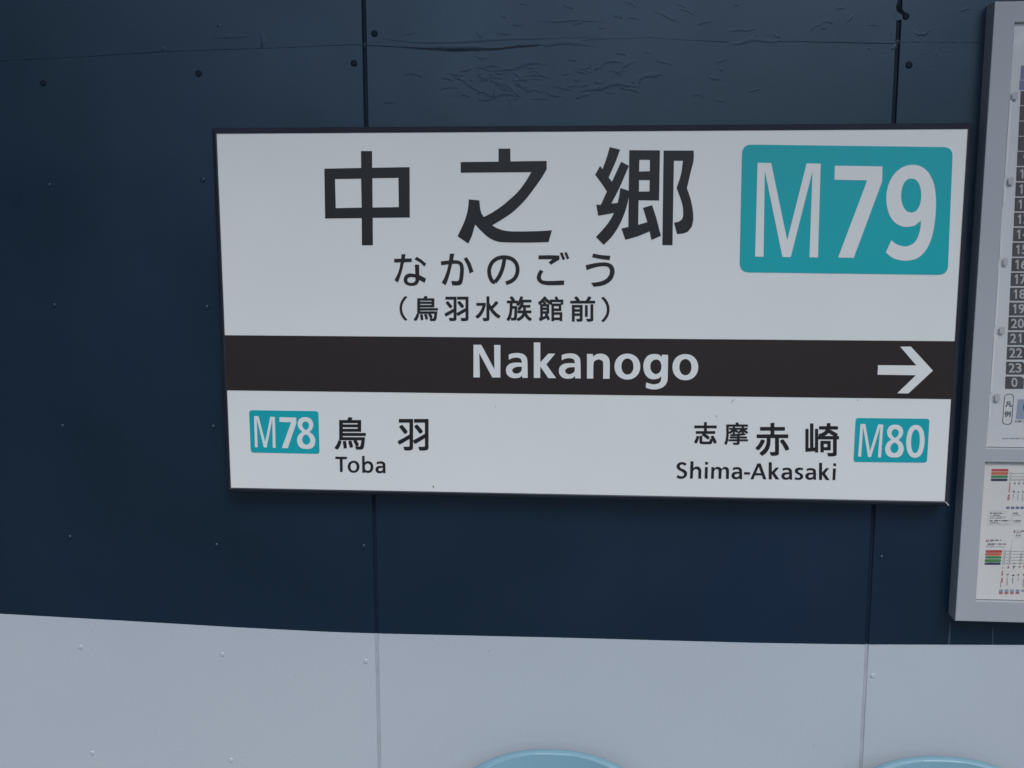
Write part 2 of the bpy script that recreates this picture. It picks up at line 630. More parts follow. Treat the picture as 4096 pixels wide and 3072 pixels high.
# lifted flakes and wrinkles of paint round the horizontal joint, as read off the photograph
def ridge_strip(pts, w, h, name='paint_flake'):
    """A low ridge of lifted paint along a polyline of photo pixels."""
    P = [at(*p) for p in smooth_open(pts)]
    V, F = [], []
    n = len(P)
    for i, (x, z) in enumerate(P):
        a = P[max(i - 1, 0)]
        b = P[min(i + 1, n - 1)]
        d = Vector((b[0] - a[0], b[1] - a[1])).normalized()
        nx, nz = -d.y, d.x
        t = math.sin(math.pi * (i + .0) / (n - 1)) ** .6 if 0 < i < n - 1 else 0.02
        ww = w * t * (1 + .25 * math.sin(i * 1.7))
        V += [(x + nx * ww, 0.0002, z + nz * ww), (x + nx * ww * .2, -h * t, z + nz * ww * .2), (x - nx * ww * .35, 0.0002, z - nz * ww * .35)]
    for i in range(n - 1):
        F += [(i * 3, i * 3 + 3, i * 3 + 4, i * 3 + 1), (i * 3 + 1, i * 3 + 4, i * 3 + 5, i * 3 + 2)]
    return V, F


def smooth_open(pts, n=4):
    out = []
    N = len(pts)
    for i in range(N - 1):
        p0, p1, p2, p3 = (Vector(pts[max(i - 1, 0)]), Vector(pts[i]), Vector(pts[i + 1]), Vector(pts[min(i + 2, N - 1)]))
        for k in range(n):
            t = k / n
            out.append(tuple(0.5 * ((2 * p1) + (p2 - p0) * t + (2 * p0 - 5 * p1 + 4 * p2 - p3) * t * t + (3 * p1 - p0 - 3 * p2 + p3) * t ** 3)))
    out.append(tuple(pts[-1]))
    return out


c6 = ((1400, 0), 1.8433)
c7 = ((2600, 0), 1.7015)
c8 = ((0, 0), 1.58)
ridges = [
    (c6, [(930, 530), (965, 575), (1020, 600)], 3), (c6, [(990, 525), (1100, 522), (1210, 512), (1290, 480), (1370, 470), (1460, 480)], 4),
    (c6, [(975, 640), (1000, 690), (1060, 720), (1100, 705), (1190, 700), (1230, 730)], 4),
    (c6, [(1100, 600), (1170, 640), (1210, 690), (1260, 720)], 3), (c6, [(1210, 600), (1260, 640), (1330, 690)], 3),
    (c6, [(940, 740), (1010, 742), (1090, 720)], 3), (c6, [(1330, 738), (1400, 730), (1460, 738)], 2.5),
    (c6, [(1430, 670), (1480, 705), (1560, 718)], 2.5), (c6, [(1690, 680), (1760, 668), (1850, 660), (1950, 625), (2060, 640), (2140, 640)], 4),
    (c6, [(1850, 500), (1890, 465), (1960, 458), (2015, 465)], 3), (c6, [(2010, 510), (2050, 480), (2110, 450)], 3),
    (c6, [(2140, 620), (2150, 580), (2200, 565), (2260, 575)], 3), (c6, [(400, 560), (450, 545), (510, 560), (530, 580)], 2.5),
    (c6, [(250, 765), (300, 760), (345, 750)], 2.5), (c6, [(1380, 155), (1500, 165), (1640, 155), (1780, 160), (1880, 162)], 2.5),
    (c6, [(1940, 118), (1975, 125), (2010, 140)], 3), (c6, [(1765, 330), (1775, 400), (1768, 470), (1768, 515)], 2),
    (c6, [(1960, 395), (2000, 400), (2035, 412)], 2), (c6, [(930, 240), (950, 262), (975, 290)], 3), (c6, [(200, 280), (330, 300), (560, 318), (850, 312), (1000, 300), (1200, 292), (1500, 285), (1850, 276)], 3),
    (c6, [(1570, 40), (1600, 52), (1640, 70)], 2.5), (c6, [(950, 480), (1040, 490), (1100, 470)], 2),
    (c7, [(20, 85), (80, 100), (130, 128), (190, 155)], 3), (c7, [(540, 225), (580, 208), (660, 212), (740, 196)], 2.5),
    (c7, [(530, 290), (590, 305), (650, 292), (700, 275), (830, 290), (900, 275)], 3.5), (c7, [(840, 215), (860, 250), (890, 258)], 2.5),
    (c7, [(440, 435), (480, 420), (550, 400)], 2), (c7, [(0, 530), (40, 518), (90, 508)], 3), (c7, [(385, 520), (430, 540), (490, 545)], 2.5),
    (c7, [(300, 660), (320, 645), (360, 665)], 2), (c7, [(430, 670), (470, 690), (520, 700)], 2), (c7, [(670, 635), (700, 622), (780, 600)], 2),
    (c7, [(1780, 185), (1800, 225), (1830, 240), (1880, 235), (1920, 178)], 2.5), (c7, [(1635, 340), (1660, 332), (1680, 338)], 3),
    (c7, [(2110, 85), (2140, 70), (2185, 65)], 2), (c7, [(1480, 340), (1500, 335)], 2), (c7, [(460, 460), (500, 495)], 2),
    (c8, [(1340, 245), (1420, 240), (1500, 240), (1590, 225)], 3), (c8, [(1648, 205), (1655, 250), (1648, 310)], 4),
    (c8, [(1370, 165), (1400, 168)], 3), (c8, [(1030, 330), (1045, 290)], 3),
    (c6, [(600, 345), (740, 352), (900, 350), (1000, 352)], 3), (c6, [(1380, 325), (1440, 340), (1500, 330), (1580, 322), (1680, 330), (1830, 350)], 4),
]
rr = random.Random(11)
for k in range(95):
    # finer wrinkles crowding the patched area between the longer ones
    if k < 55:
        cx, cy = 1990 + rr.gauss(0, 95), 325 + rr.gauss(0, 38)
    elif k < 75:
        cx, cy = rr.uniform(2250, 2700), 300 + rr.gauss(0, 45)
    else:
        cx, cy = rr.uniform(1500, 3500), rr.uniform(15, 150)
    if cy > 470:
        continue
    an, ln, cv = rr.gauss(.1, .45), rr.uniform(10, 38), rr.uniform(-.5, .5)
    pts = [((cx + math.cos(an + cv * q) * ln * q), (cy + math.sin(an + cv * q) * ln * q * .7)) for q in (-1, -.3, .4, 1)]
    ridges.append((((0, 0), 1.0), pts, rr.uniform(1.4, 2.6)))
V, F = [], []
for (o_, s_), pts, w in ridges:
    v, f = ridge_strip(crop(o_, s_, pts), w * 0.0027, 0.00020 + w * 0.00009)
    F += [tuple(i + len(V) for i in q) for q in f]
    V += v
pf = pydata('paint_flakes', V, F, ('blue_wall_paint',), wall, smooth=True)
pf['kind'] = 'stuff'
# filler bridging the right-hand joint beside its topmost screw, and the crack that leads to it
p = Print(-0.0002, .0006)
p.loops([smooth_loop([(3578, 52), (3596, 46), (3612, 60), (3608, 76), (3592, 82), (3578, 78)], 3)])
p.build('filler_patch', ('blue_wall_paint',), wall)
p = Print(-0.0008, .0002)
p.loops([smooth_loop([(3588, 14), (3602, 26), (3622, 52), (3618, 66), (3596, 50), (3586, 34)], 3)])
p.build('crack', ('backing',), wall)
p = Print(0.0, 0.0003)
for x, y, q in ((1953, 2603, 3), (3253, 2980, 3), (3916, 2635, 2.5), (620, 2930, 2), (2640, 2840, 2), (1180, 2700, 2)):
    p.loops([[(x, y), (x + q, y + .5), (x + q * .8, y + q), (x - .5, y + q * .8)]])
p.build('dirt_specks', ('smudge_dark',), wall)['kind'] = 'stuff'
# faint dusty run marks below the timetable board
p = Print(0.0, 0.00035)
p.loops([[(3797, 2490), (3803, 2490), (3800, 2576), (3792, 2576)]])
p.loops([[(3969, 2510), (3974, 2510), (3972, 2577), (3968, 2577)]])
p.build('dust_streak', ('dust_streak',), wall)

# ------------------------------------------------------------------ the station sign
SY = -0.044
_f = (SY - CAM.y) / (-0.030 - CAM.y)
SX0, SX1 = (CAM.x + (v - CAM.x) * _f for v in (-0.2620, 1.0262))
SZ0, SZ1 = (CAM.z + (v - CAM.z) * _f for v in (0.2795, 0.9222))
sign = empty('station_name_sign', ((SX0 + SX1) / 2, 0, SZ0),
             'white railway station name sign with thin dark frame and brown middle band', 'station sign')
BV = 0.0088
boxes('face_panel', [(SX0 - .001, SX1 + .001, SY, SY + .006, SZ0 - .001, SZ1 + .001)], ('sign_white',), sign)


def frame_rail(pa, pb, out):
    """A mitred, outward sloping rail between two face corners."""
    (ax, az), (bx, bz), (ox, oz) = pa, pb, out
    d = Vector((bx - ax, bz - az)).normalized()
    n = Vector((ox, oz))
    V = []
    # section: (outward, depth)
    sec = [(-0.0012, SY - .0012), (0.0006, SY - .0018), (BV * .75, SY + .0034), (BV, SY + .0065), (BV, -.0002), (-0.0012, -.0002)]
    for q, y in sec:
        for (cx, cz), s in ((pa, -1), (pb, 1)):
            e = q - 0.0002
            V.append((cx + n.x * q + d.x * s * e, y, cz + n.y * q + d.y * s * e))
    F = []
    k = len(sec)
    for i in range(k):
        j = (i + 1) % k
        F.append((i * 2, i * 2 + 1, j * 2 + 1, j * 2))
    F.append(tuple(i * 2 for i in range(k)))
    F.append(tuple(i * 2 + 1 for i in reversed(range(k))))
    me = bpy.data.meshes.new('frame_rail')
    me.from_pydata(V, [], F)
    bm = bmesh.new()
    bm.from_mesh(me)
    bmesh.ops.recalc_face_normals(bm, faces=bm.faces)
    bm.to_mesh(me)
    bm.free()
    return link('frame_rail', me, sign, ('sign_frame',))


c00, c10, c11, c01 = (SX0, SZ0), (SX1, SZ0), (SX1, SZ1), (SX0, SZ1)
frame_rail(c00, c10, (0, -1))
frame_rail(c01, c11, (0, 1))
frame_rail(c00, c01, (-1, 0))
frame_rail(c10, c11, (1, 0))
# bright slivers of bare metal in the two lower mitres
for (cx, cz), s, l in ((c10, 1, BV * .85), (c00, -1, BV * .35)):
    V = []
    for q, y in ((-.0008, SY - .0022), (l * .4, SY - .0004), (l, SY + .0038)):
        for w in (-.0007, .0007):
            V.append((cx + s * (q + w), y, cz - (q - w)))
    pydata('mitre_edge', V, [(0, 1, 3, 2), (2, 3, 5, 4)], ('mitre_metal',), sign)

# middle band and arrow
FY = SY                                    # plane of the sign face
BZ0, BZ1 = (CAM.z + (v - CAM.z) * _f for v in (0.4632, 0.5642))
band = boxes('name_band', [(SX0 + .0002, SX1 - .0002, FY - .0006, FY - .0001, BZ0, BZ1)], ('ink_brown',), sign)
BY = FY - .0006
a8 = ((3396, 1320), 4.424)
p = Print(BY)
p.loops([crop(*a8, [(905, 295), (1095, 293), (1483, 718), (1050, 1122), (855, 1118), (1183, 800), (505, 790), (512, 622), (1193, 628)])])
p.build('arrow', ('sign_white',), sign)

# --- outlines of the roman letters, read off enlarged crops
def rounded(x0, y0, x1, y1, n=28, e=2.12):
    out = []
    for k in range(n):
        t = math.tau * k / n
        c, q = math.cos(t), math.sin(t)
        out.append(((x0 + x1) / 2 + (x1 - x0) / 2 * math.copysign(abs(c) ** (2 / e), c),
                    (y0 + y1) / 2 + (y1 - y0) / 2 * math.copysign(abs(q) ** (2 / e), q)))
    return out


def sm(p, th=38):
    return smooth_loop(p, 4, th)


A_OUT = [(745, 280), (820, 257), (915, 248), (1010, 265), (1075, 315), (1103, 400), (1110, 727), (1005, 727), (1000, 680), (950, 722), (860, 733),
         (780, 718), (715, 665), (692, 585), (710, 510), (770, 455), (870, 435), (998, 437), (990, 390), (965, 355), (910, 338), (840, 342),
         (790, 358), (748, 380)]
A_IN = [(998, 512), (900, 515), (840, 540), (812, 580), (830, 625), (885, 648), (950, 630), (990, 590)]
K_OUT = [(1228, 48), (1352, 48), (1352, 432), (1505, 262), (1640, 262), (1468, 468), (1655, 732), (1508, 732), (1352, 510), (1350, 728), (1228, 728)]


def fit(pts_list, src, dst):
    out = []
    for pts in pts_list:
        out.append([(dst[0] + (x - src[0]) / (src[2] - src[0]) * (dst[2] - dst[0]),
                     dst[1] + (y - src[1]) / (src[3] - src[1]) * (dst[3] - dst[1])) for x, y in pts])
    return out


A_BOX, K_BOX = (692, 248, 1110, 733), (1228, 48, 1655, 732)
A_ = [sm(A_OUT, 42), sm(A_IN, 60)]


def letter(name, cr, loop_sets, matname, Y, parent):
    p = Print(Y)
    for i, q in enumerate(loop_sets):
        p.loops([crop(*cr, w) for w in q], dy=i * .00004)
    return p.build(name, (matname,), parent)


CA, CB = ((1880, 1360), 4.8087), ((2340, 1360), 4.8087)
for cr, q in (
    (CA, [[(68, 92), (218, 92), (470, 565), (465, 95), (585, 95), (585, 720), (430, 720), (178, 250), (190, 718), (68, 718)]]),
    (CA, A_), (CA, [K_OUT]), (CA, fit(A_, A_BOX, (1710, 257, 2130, 744))),
    (CB, [sm([(38, 268), (152, 270), (155, 325), (200, 285), (280, 262), (370, 275), (440, 325), (475, 420), (472, 744), (348, 744), (350, 460), (335, 400),
              (270, 368), (200, 390), (165, 450), (158, 740), (38, 740)], 42)]),
    (CB, [rounded(567, 262, 1063, 760), rounded(700, 355, 933, 665)]),
    (CB, [sm([(1478, 280), (1598, 288), (1590, 720), (1575, 810), (1530, 880), (1450, 930), (1350, 950), (1250, 942), (1168, 915), (1178, 815), (1250, 840),
              (1330, 853), (1410, 835), (1455, 790), (1468, 695), (1420, 735), (1340, 755), (1240, 740), (1165, 670), (1128, 570), (1125, 460), (1160, 360),
              (1230, 290), (1330, 270), (1420, 282), (1475, 328)], 45),
          sm([(1358, 375), (1300, 400), (1262, 460), (1258, 540), (1285, 610), (1350, 655), (1410, 640), (1455, 590), (1470, 510), (1455, 430), (1415, 385)], 60)]),
    (CB, [rounded(1682, 270, 2178, 773), rounded(1814, 365, 2048, 678)])):
    letter('letter', cr, [q], 'sign_white', BY, sign)
CT = ((1320, 1810), 9.217)
CS, CK = ((2700, 1830), 6.506), ((3000, 1830), 6.144)
for cr, q in (
    (CT, [[[(200, 148), (628, 160), (622, 242), (465, 245), (470, 715), (370, 715), (360, 240), (200, 238)]]]),
    (CT, [[rounded(655, 300, 1090, 745), rounded(757, 377, 985, 670)]]),
    (CT, [[sm([(1185, 125), (1275, 125), (1280, 355), (1340, 322), (1420, 315), (1520, 350), (1580, 430), (1600, 530), (1580, 640), (1520, 715), (1440, 748),
               (1360, 745), (1290, 720), (1285, 742), (1192, 742)], 48),
           sm([(1385, 400), (1320, 430), (1288, 500), (1290, 580), (1320, 645), (1395, 668), (1465, 640), (1495, 570), (1495, 480), (1450, 420)], 60)]]),
    (CT, [fit(A_, A_BOX, (1678, 322, 2050, 762))]),
    (CS, [[sm([(303, 158), (265, 215), (215, 185), (170, 180), (135, 200), (128, 240), (155, 275), (220, 305), (280, 340), (315, 395), (310, 460), (265, 520),
               (190, 550), (110, 548), (38, 518), (70, 452), (130, 483), (185, 487), (225, 465), (235, 425), (210, 385), (150, 350), (80, 310), (45, 260),
               (48, 195), (95, 140), (165, 118), (240, 125)], 60)]]),
    (CS, [[sm([(403, 98), (482, 98), (480, 270), (530, 240), (600, 235), (655, 270), (683, 340), (680, 548), (605, 548), (608, 360), (590, 310), (545, 297),
               (500, 315), (472, 370), (465, 545), (390, 545)], 48)]]),
    (CS, [[[(785, 113), (860, 115), (858, 183), (783, 183)]], [[(780, 247), (855, 247), (845, 550), (770, 550)]]]),
    (CS, [[sm([(948, 248), (1018, 248), (1022, 285), (1070, 250), (1130, 243), (1185, 265), (1212, 298), (1260, 255), (1320, 243), (1380, 270), (1405, 330),
               (1400, 555), (1325, 555), (1328, 360), (1310, 315), (1270, 300), (1230, 320), (1212, 370), (1205, 552), (1130, 552), (1135, 360), (1120, 315),
               (1080, 297), (1040, 315), (1018, 370), (1012, 550), (937, 550)], 48)]]),
    (CS, [fit(A_, A_BOX, (1470, 247, 1748, 565))]), (CS, [[[(1797, 380), (1952, 382), (1951, 443), (1796, 441)]]]),
    (CK, [[[(180, 145), (262, 145), (403, 535), (325, 535), (292, 440), (122, 438), (85, 533), (8, 533)], [(213, 222), (270, 385), (150, 380)]]]),
    (CK, [fit([K_OUT], K_BOX, (460, 115, 722, 538))]), (CK, [fit(A_, A_BOX, (770, 248, 1035, 546))]),
    (CK, [[sm([(1298, 315), (1250, 303), (1205, 305), (1180, 330), (1195, 360), (1250, 385), (1295, 420), (1308, 465), (1285, 515), (1230, 545), (1160, 548),
               (1098, 535), (1105, 483), (1160, 498), (1210, 495), (1235, 465), (1215, 430), (1160, 405), (1110, 365), (1103, 315), (1130, 270), (1190, 248),
               (1250, 248), (1305, 260)], 60)]]),
    (CK, [fit(A_, A_BOX, (1360, 258, 1625, 548))]), (CK, [fit([K_OUT], K_BOX, (1697, 128, 1955, 552))]),
    (CK, [[[(2048, 142), (2118, 145), (2115, 210), (2046, 207)]], [[(2040, 268), (2112, 268), (2095, 552), (2027, 552)]]])):
    letter('letter', cr, q, 'ink_black', FY, sign)


def ribbon(pts, w):
    """Outline of a pen stroke of even width with square ends."""
    P = [Vector(q) for q in smooth_open(pts, 5)]
    L_, R_ = [], []
    for i, q in enumerate(P):
        d = (P[min(i + 1, len(P) - 1)] - P[max(i - 1, 0)]).normalized()
        n = Vector((-d.y, d.x)) * w / 2
        L_.append(tuple(q + n))
        R_.append(tuple(q - n))
    return L_ + R_[::-1]


K1, K2, K4_ = ((1570, 1000), 4.8087), ((2100, 1000), 5.821), ((1500, 980), 2.1067)
for cr, q in (
    (K1, [[[(30, 170), (372, 160), (370, 230), (35, 242)]],
          [sm([(175, 80), (250, 80), (240, 165), (215, 270), (185, 390), (145, 520), (105, 625), (38, 578), (85, 490), (125, 390), (150, 270), (168, 160)])],
          [sm([(468, 130), (570, 195), (650, 265), (615, 320), (530, 240), (422, 180)])],
          [sm([(432, 280), (512, 280), (518, 480), (645, 548), (620, 632), (515, 575), (500, 630), (450, 675), (370, 690), (290, 675), (235, 635), (215, 575),
               (230, 510), (280, 465), (350, 450), (440, 465)]),
           sm([(355, 517), (300, 540), (285, 580), (310, 620), (370, 632), (420, 615), (442, 580), (440, 530)], 60)]]),
    (K1, [[sm([(930, 218), (1090, 200), (1190, 195), (1290, 210), (1350, 260), (1372, 340), (1372, 450), (1355, 580), (1330, 650), (1270, 680), (1150, 680),
               (1132, 592), (1240, 598), (1275, 575), (1290, 500), (1300, 380), (1290, 300), (1255, 268), (1150, 268), (935, 293)], 48)],
          [sm([(1105, 70), (1188, 70), (1165, 200), (1140, 300), (1100, 460), (1060, 590), (1022, 678), (945, 628), (1000, 530), (1050, 390), (1075, 280), (1090, 180)])],
          [sm([(1370, 165), (1430, 137), (1500, 250), (1558, 412), (1485, 452), (1440, 300)])]]),
    (K4_, [[ribbon([(1093, 106), (1078, 185), (1050, 258), (1012, 312)], 33)],
           [ribbon([(1014, 311), (990, 306), (968, 262), (963, 205), (985, 150), (1030, 114), (1090, 103), (1150, 116), (1190, 155), (1202, 215), (1185, 270),
                    (1150, 303), (1104, 322)], 33)]]),
    (K2, [[[(315, 125), (550, 120), (803, 128), (803, 222), (605, 342), (550, 285), (635, 215), (315, 215)]],
          [sm([(348, 458), (432, 495), (385, 570), (372, 640), (395, 690), (450, 715), (600, 720), (912, 708), (910, 812), (650, 820), (480, 812), (370, 780),
               (300, 720), (275, 640), (295, 550)], 44)],
          [[(810, 72), (870, 50), (935, 210), (880, 238)]], [[(915, 65), (970, 48), (1032, 190), (978, 217)]]]),
    (K2, [[sm([(1590, 80), (1760, 115), (1988, 135), (1972, 235), (1760, 210), (1560, 170)])],
          [sm([(1412, 355), (1600, 310), (1800, 288), (1940, 300), (2040, 360), (2085, 460), (2080, 560), (2030, 680), (1930, 770), (1790, 830), (1600, 857),
               (1540, 762), (1700, 745), (1830, 705), (1920, 640), (1970, 550), (1975, 460), (1930, 395), (1850, 378), (1720, 385), (1580, 420), (1435, 470)], 48)]])):
    letter('character', cr, q, 'ink_black', FY, sign)

# the large characters, from their outlines
z1 = ((1200, 520), 2.4578)
z2 = ((2100, 520), 2.4578)
p = Print(FY)
p.loops([crop(*z1, q) for q in (
    [(240, 380), (602, 373), (600, 207), (708, 207), (710, 371), (1078, 365), (1080, 860), (715, 863), (717, 1133), (609, 1133), (607, 866), (247, 870)],
    [(345, 482), (601, 478), (607, 763), (352, 768)], [(712, 474), (968, 470), (972, 758), (714, 762)])])
p.build('character', ('ink_black',), sign)
p = Print(FY)
p.loops([crop(*z1, smooth_loop(
    [(1580, 315), (1952, 311), (1952, 183), (2068, 183), (2070, 309), (2425, 304), (2426, 385), (2372, 475), (2312, 560), (2212, 690),
     (2100, 800), (2000, 870), (1890, 938), (1950, 970), (2020, 990), (2100, 997), (2212, 997), (2362, 993), (2477, 985), (2444, 1102),
     (2342, 1105), (2212, 1107), (2020, 1104), (1940, 1095), (1860, 1060), (1790, 1000), (1722, 930), (1690, 1040), (1655, 1116),
     (1550, 1045), (1620, 890), (1650, 780), (1660, 682), (1764, 692), (1772, 770), (1785, 820), (1808, 855), (1900, 805), (2000, 735),
     (2130, 620), (2212, 517), (2274, 414), (1580, 420)], thresh=30))])
p.build('character', ('ink_black',), sign)
p = Print(FY)
p.loops([crop(*z2, smooth_loop(
    [(833, 168), (935, 192), (890, 315), (822, 467), (855, 508), (945, 312), (1022, 352), (930, 565), (850, 722), (910, 717), (925, 655), (937, 570),
     (1022, 597), (1015, 685), (985, 800), (930, 930), (860, 1040), (775, 1130), (697, 1052), (790, 950), (840, 880), (875, 815), (720, 843),
     (700, 733), (745, 737), (805, 605), (750, 520), (690, 440), (738, 353), (762, 384), (800, 280)], thresh=24))], dy=.00005)
p.loops([crop(*z2, q) for q in (
    [(1025, 198), (1327, 200), (1318, 693), (1117, 690), (1113, 932), (1203, 905), (1160, 765), (1250, 738), (1290, 860), (1337, 1040), (1243, 1082),
     (1225, 997), (1110, 1045), (987, 1080), (948, 968), (1016, 953), (1020, 600)],
    [(1125, 293), (1228, 293), (1227, 406), (1122, 408)], [(1122, 492), (1226, 492), (1224, 604), (1120, 605)])])
p.loops([crop(*z2, smooth_loop(
    [(1363, 202), (1659, 202), (1657, 300), (1630, 410), (1592, 572), (1628, 680), (1650, 790), (1654, 880), (1640, 950), (1600, 1000), (1550, 1018), (1495, 1022),
     (1465, 910), (1510, 902), (1542, 880), (1555, 840), (1553, 770), (1535, 690), (1490, 570), (1532, 440), (1553, 302), (1464, 302), (1450, 1133), (1350, 1131)],
    thresh=22))])
p.build('character', ('ink_black',), sign)


def line(o, s, chars, bold, matname='ink_black', Y=FY):
    for ch, b in chars:
        p = Print(Y)
        q = crop(o, s, [b[:2], b[2:4]])
        p.glyph(ch, (*q[0], *q[1]), bold=b[4] if len(b) > 4 else bold)
        p.build('character', (matname,), sign)


line((1500, 980), 2.1067, (('（', (207, 430, 272, 637, .9)), ('鳥', (327, 430, 531, 640)), ('羽', (587, 435, 788, 640)),
                           ('水', (848, 432, 1058, 640)), ('族', (1110, 432, 1322, 640)), ('館', (1375, 433, 1587, 642)),
                           ('前', (1645, 433, 1855, 645)), ('）', (1908, 437, 1977, 648, 1.1))), 1.9)
line((860, 1560), 2.212, (('鳥', (1060, 240, 1335, 527)), ('羽', (1618, 256, 1890, 535))), 2.1)
line((2640, 1580), 1.8433, (('志', (252, 200, 418, 362, 2.0)), ('摩', (475, 202, 650, 367, 1.5)), ('赤', (705, 205, 952, 447)),
                            ('崎', (1072, 207, 1320, 452))), 2.2)

# station code plates
M_ = [(0.035, 0), (0.24, 0), (0.488, .82), (0.785, .005), (1.0, .008), (0.958, 1.0), (0.828, .998), (0.874, .085), (0.542, .996), (0.417, .994),
      (0.148, .082), (0.128, .992), (0, .990)]
SEVEN = [(0.005, 0), (1, 0), (0.995, .165), (0.40, 1), (0.075, 1), (0.685, .158), (0, .155)]
NINE = ([(1472, 975), (1422, 1085), (1480, 1130), (1540, 1150), (1610, 1156), (1700, 1135), (1775, 1065), (1825, 960), (1855, 820), (1866, 650),
         (1855, 510), (1825, 420), (1780, 355), (1720, 318), (1655, 308), (1580, 325), (1510, 375), (1460, 450), (1432, 540), (1428, 640), (1450, 740),
         (1490, 805), (1545, 845), (1610, 858), (1680, 843), (1732, 800), (1728, 870), (1705, 950), (1665, 1005), (1600, 1030), (1540, 1020), (1500, 1000)],
        [(1648, 430), (1610, 440), (1578, 480), (1560, 545), (1560, 620), (1578, 680), (1610, 720), (1650, 732), (1690, 715), (1722, 665), (1736, 590),
         (1730, 520), (1710, 465), (1680, 437)])
EIGHT = ([(.5, 0), (.72, .02), (.87, .10), (.93, .22), (.87, .35), (.70, .465), (.90, .56), (1, .72), (.93, .89), (.76, .98), (.5, 1), (.24, .98),
          (.07, .89), (0, .72), (.10, .56), (.30, .465), (.12, .35), (.06, .22), (.12, .10), (.28, .02)],
         [(.5, .135), (.36, .165), (.30, .25), (.36, .34), (.5, .405), (.64, .34), (.70, .25), (.64, .165)],
         [(.5, .545), (.35, .60), (.27, .71), (.34, .82), (.5, .865), (.66, .82), (.73, .71), (.65, .60)])
ZERO = ([(.5, 0), (.75, .05), (.92, .20), (1, .5), (.92, .80), (.75, .95), (.5, 1), (.25, .95), (.08, .80), (0, .5), (.08, .20), (.25, .05)],
        [(.5, .14), (.37, .19), (.29, .32), (.26, .5), (.29, .68), (.37, .81), (.5, .86), (.63, .81), (.71, .68), (.74, .5), (.71, .32), (.63, .19)])


def quad_map(pts, q):
    """Unit-square points into a four-cornered region (top left, top right, bottom right, bottom left)."""
    out = []
    for u, v in pts:
        a = Vector(q[0]).lerp(Vector(q[1]), u)
        b = Vector(q[3]).lerp(Vector(q[2]), u)
        out.append(tuple(a.lerp(b, v)))
    return out


def round_quad(q, r, n=6):
    out = []
    c = [Vector(x) for x in q]
    for i in range(4):
        p, a, b = c[i], c[i - 1], c[(i + 1) % 4]
        s, e = p + (a - p).normalized() * r, p + (b - p).normalized() * r
        for k in range(n + 1):
            t = k / n
            t = .5 - .5 * math.cos(math.pi * t) if False else t
            w = (s * (1 - t) ** 2 + p * 2 * t * (1 - t) * .85 + p * 0 + e * t ** 2)
            w = s * (1 - t) ** 2 + p * 2 * t * (1 - t) + e * t ** 2
            out.append(tuple(w))
    return out


def plate(cr, quad, r, matname, shapes):
    p = Print(FY, .0006)
    p.loops([crop(*cr, round_quad(quad, r))])
    pl_ = p.build('code_plate', (matname,), sign)
    for loops in shapes:
        p = Print(FY - .0006)
        p.loops([crop(*cr, q) for q in loops])
        p.build('code_character', ('sign_white',), pl_)
    return pl_


z3 = ((2900, 520), 2.212)
big = plate(z3, [(152, 128), (2016, 152), (1970, 1282), (128, 1258)], 86, 'teal', [
    [[(288, 290), (408, 292), (550, 978), (722, 295), (846, 298), (822, 1128), (747, 1126), (774, 362), (581, 1125), (508, 1123), (352, 360), (340, 1122), (266, 1120)]],
    [[(972, 316), (1392, 322), (1390, 455), (1138, 1131), (1000, 1129), (1258, 446), (968, 440)]],
    [smooth_loop(NINE[0], 4), smooth_loop(NINE[1], 4)]])
z5 = ((860, 1560), 2.212)
plate(z5, [(302, 178), (915, 187), (926, 564), (318, 552)], 26, 'teal_pale', [
    [quad_map(M_, [(340, 230), (530, 236), (545, 512), (354, 508)])],
    [quad_map(SEVEN, [(570, 240), (718, 244), (742, 516), (580, 513)])],
    [quad_map(smooth_loop(q, 4, 60), [(722, 238), (878, 243), (892, 523), (728, 520)]) for q in EIGHT]])
z6 = ((2640, 1580), 1.8433)
plate(z6, [(1443, 169), (1987, 175), (1968, 498), (1426, 493)], 23, 'teal_pale', [
    [quad_map(M_, [(1472, 213), (1646, 216), (1636, 460), (1460, 456)])],
    [quad_map(smooth_loop(q, 4, 60), [(1668, 217), (1804, 220), (1794, 462), (1656, 459)]) for q in EIGHT],
    [quad_map(smooth_loop(q, 4, 60), [(1820, 219), (1955, 222), (1946, 464), (1810, 461)]) for q in ZERO]])
# dirt on the face
p = Print(FY, .0003)
p.loops([[(1729, 1943), (1734, 1943), (1738, 1949), (1733, 1950)]], mi=1)
p.loops([crop((2640, 1580), 1.8433, [(533, 38), (550, 30), (552, 36), (538, 44), (530, 60), (522, 58)])])
p.loops([crop((2640, 1580), 1.8433, [(412, 150), (420, 148), (423, 160), (412, 166)])])
p.loops([[(1980, 1622), (1983, 1622), (1984, 1629), (1981, 1629)]])
p.loops([[(2750, 1399), (2753, 1399), (2753, 1402), (2750, 1402)]])
p.loops([[(3430, 1599), (3433, 1599), (3433, 1602), (3430, 1602)]], mi=1)
p.build('dirt_marks', ('smudge', 'smudge_dark'), sign)['kind'] = 'stuff'

# ------------------------------------------------------------------ timetable board
BX0, BX1, BZB, BZT, BD = 1.053, 1.80, 0.064, 1.1235, 0.038
board = empty('timetable_board', ((BX0 + BX1) / 2, 0, BZB),
              'pale grey framed wall cabinet with clear cover holding timetable posters, right of the sign', 'notice board')
FRW = 0.034
OX0, OX1, OZ0, OZ1 = BX0 + FRW, BX1 - FRW, BZB + .0385, BZT - .0335
DZ1 = at(4000, 1793, -BD)[1]
DZ0 = at(4000, 1850, -BD)[1]


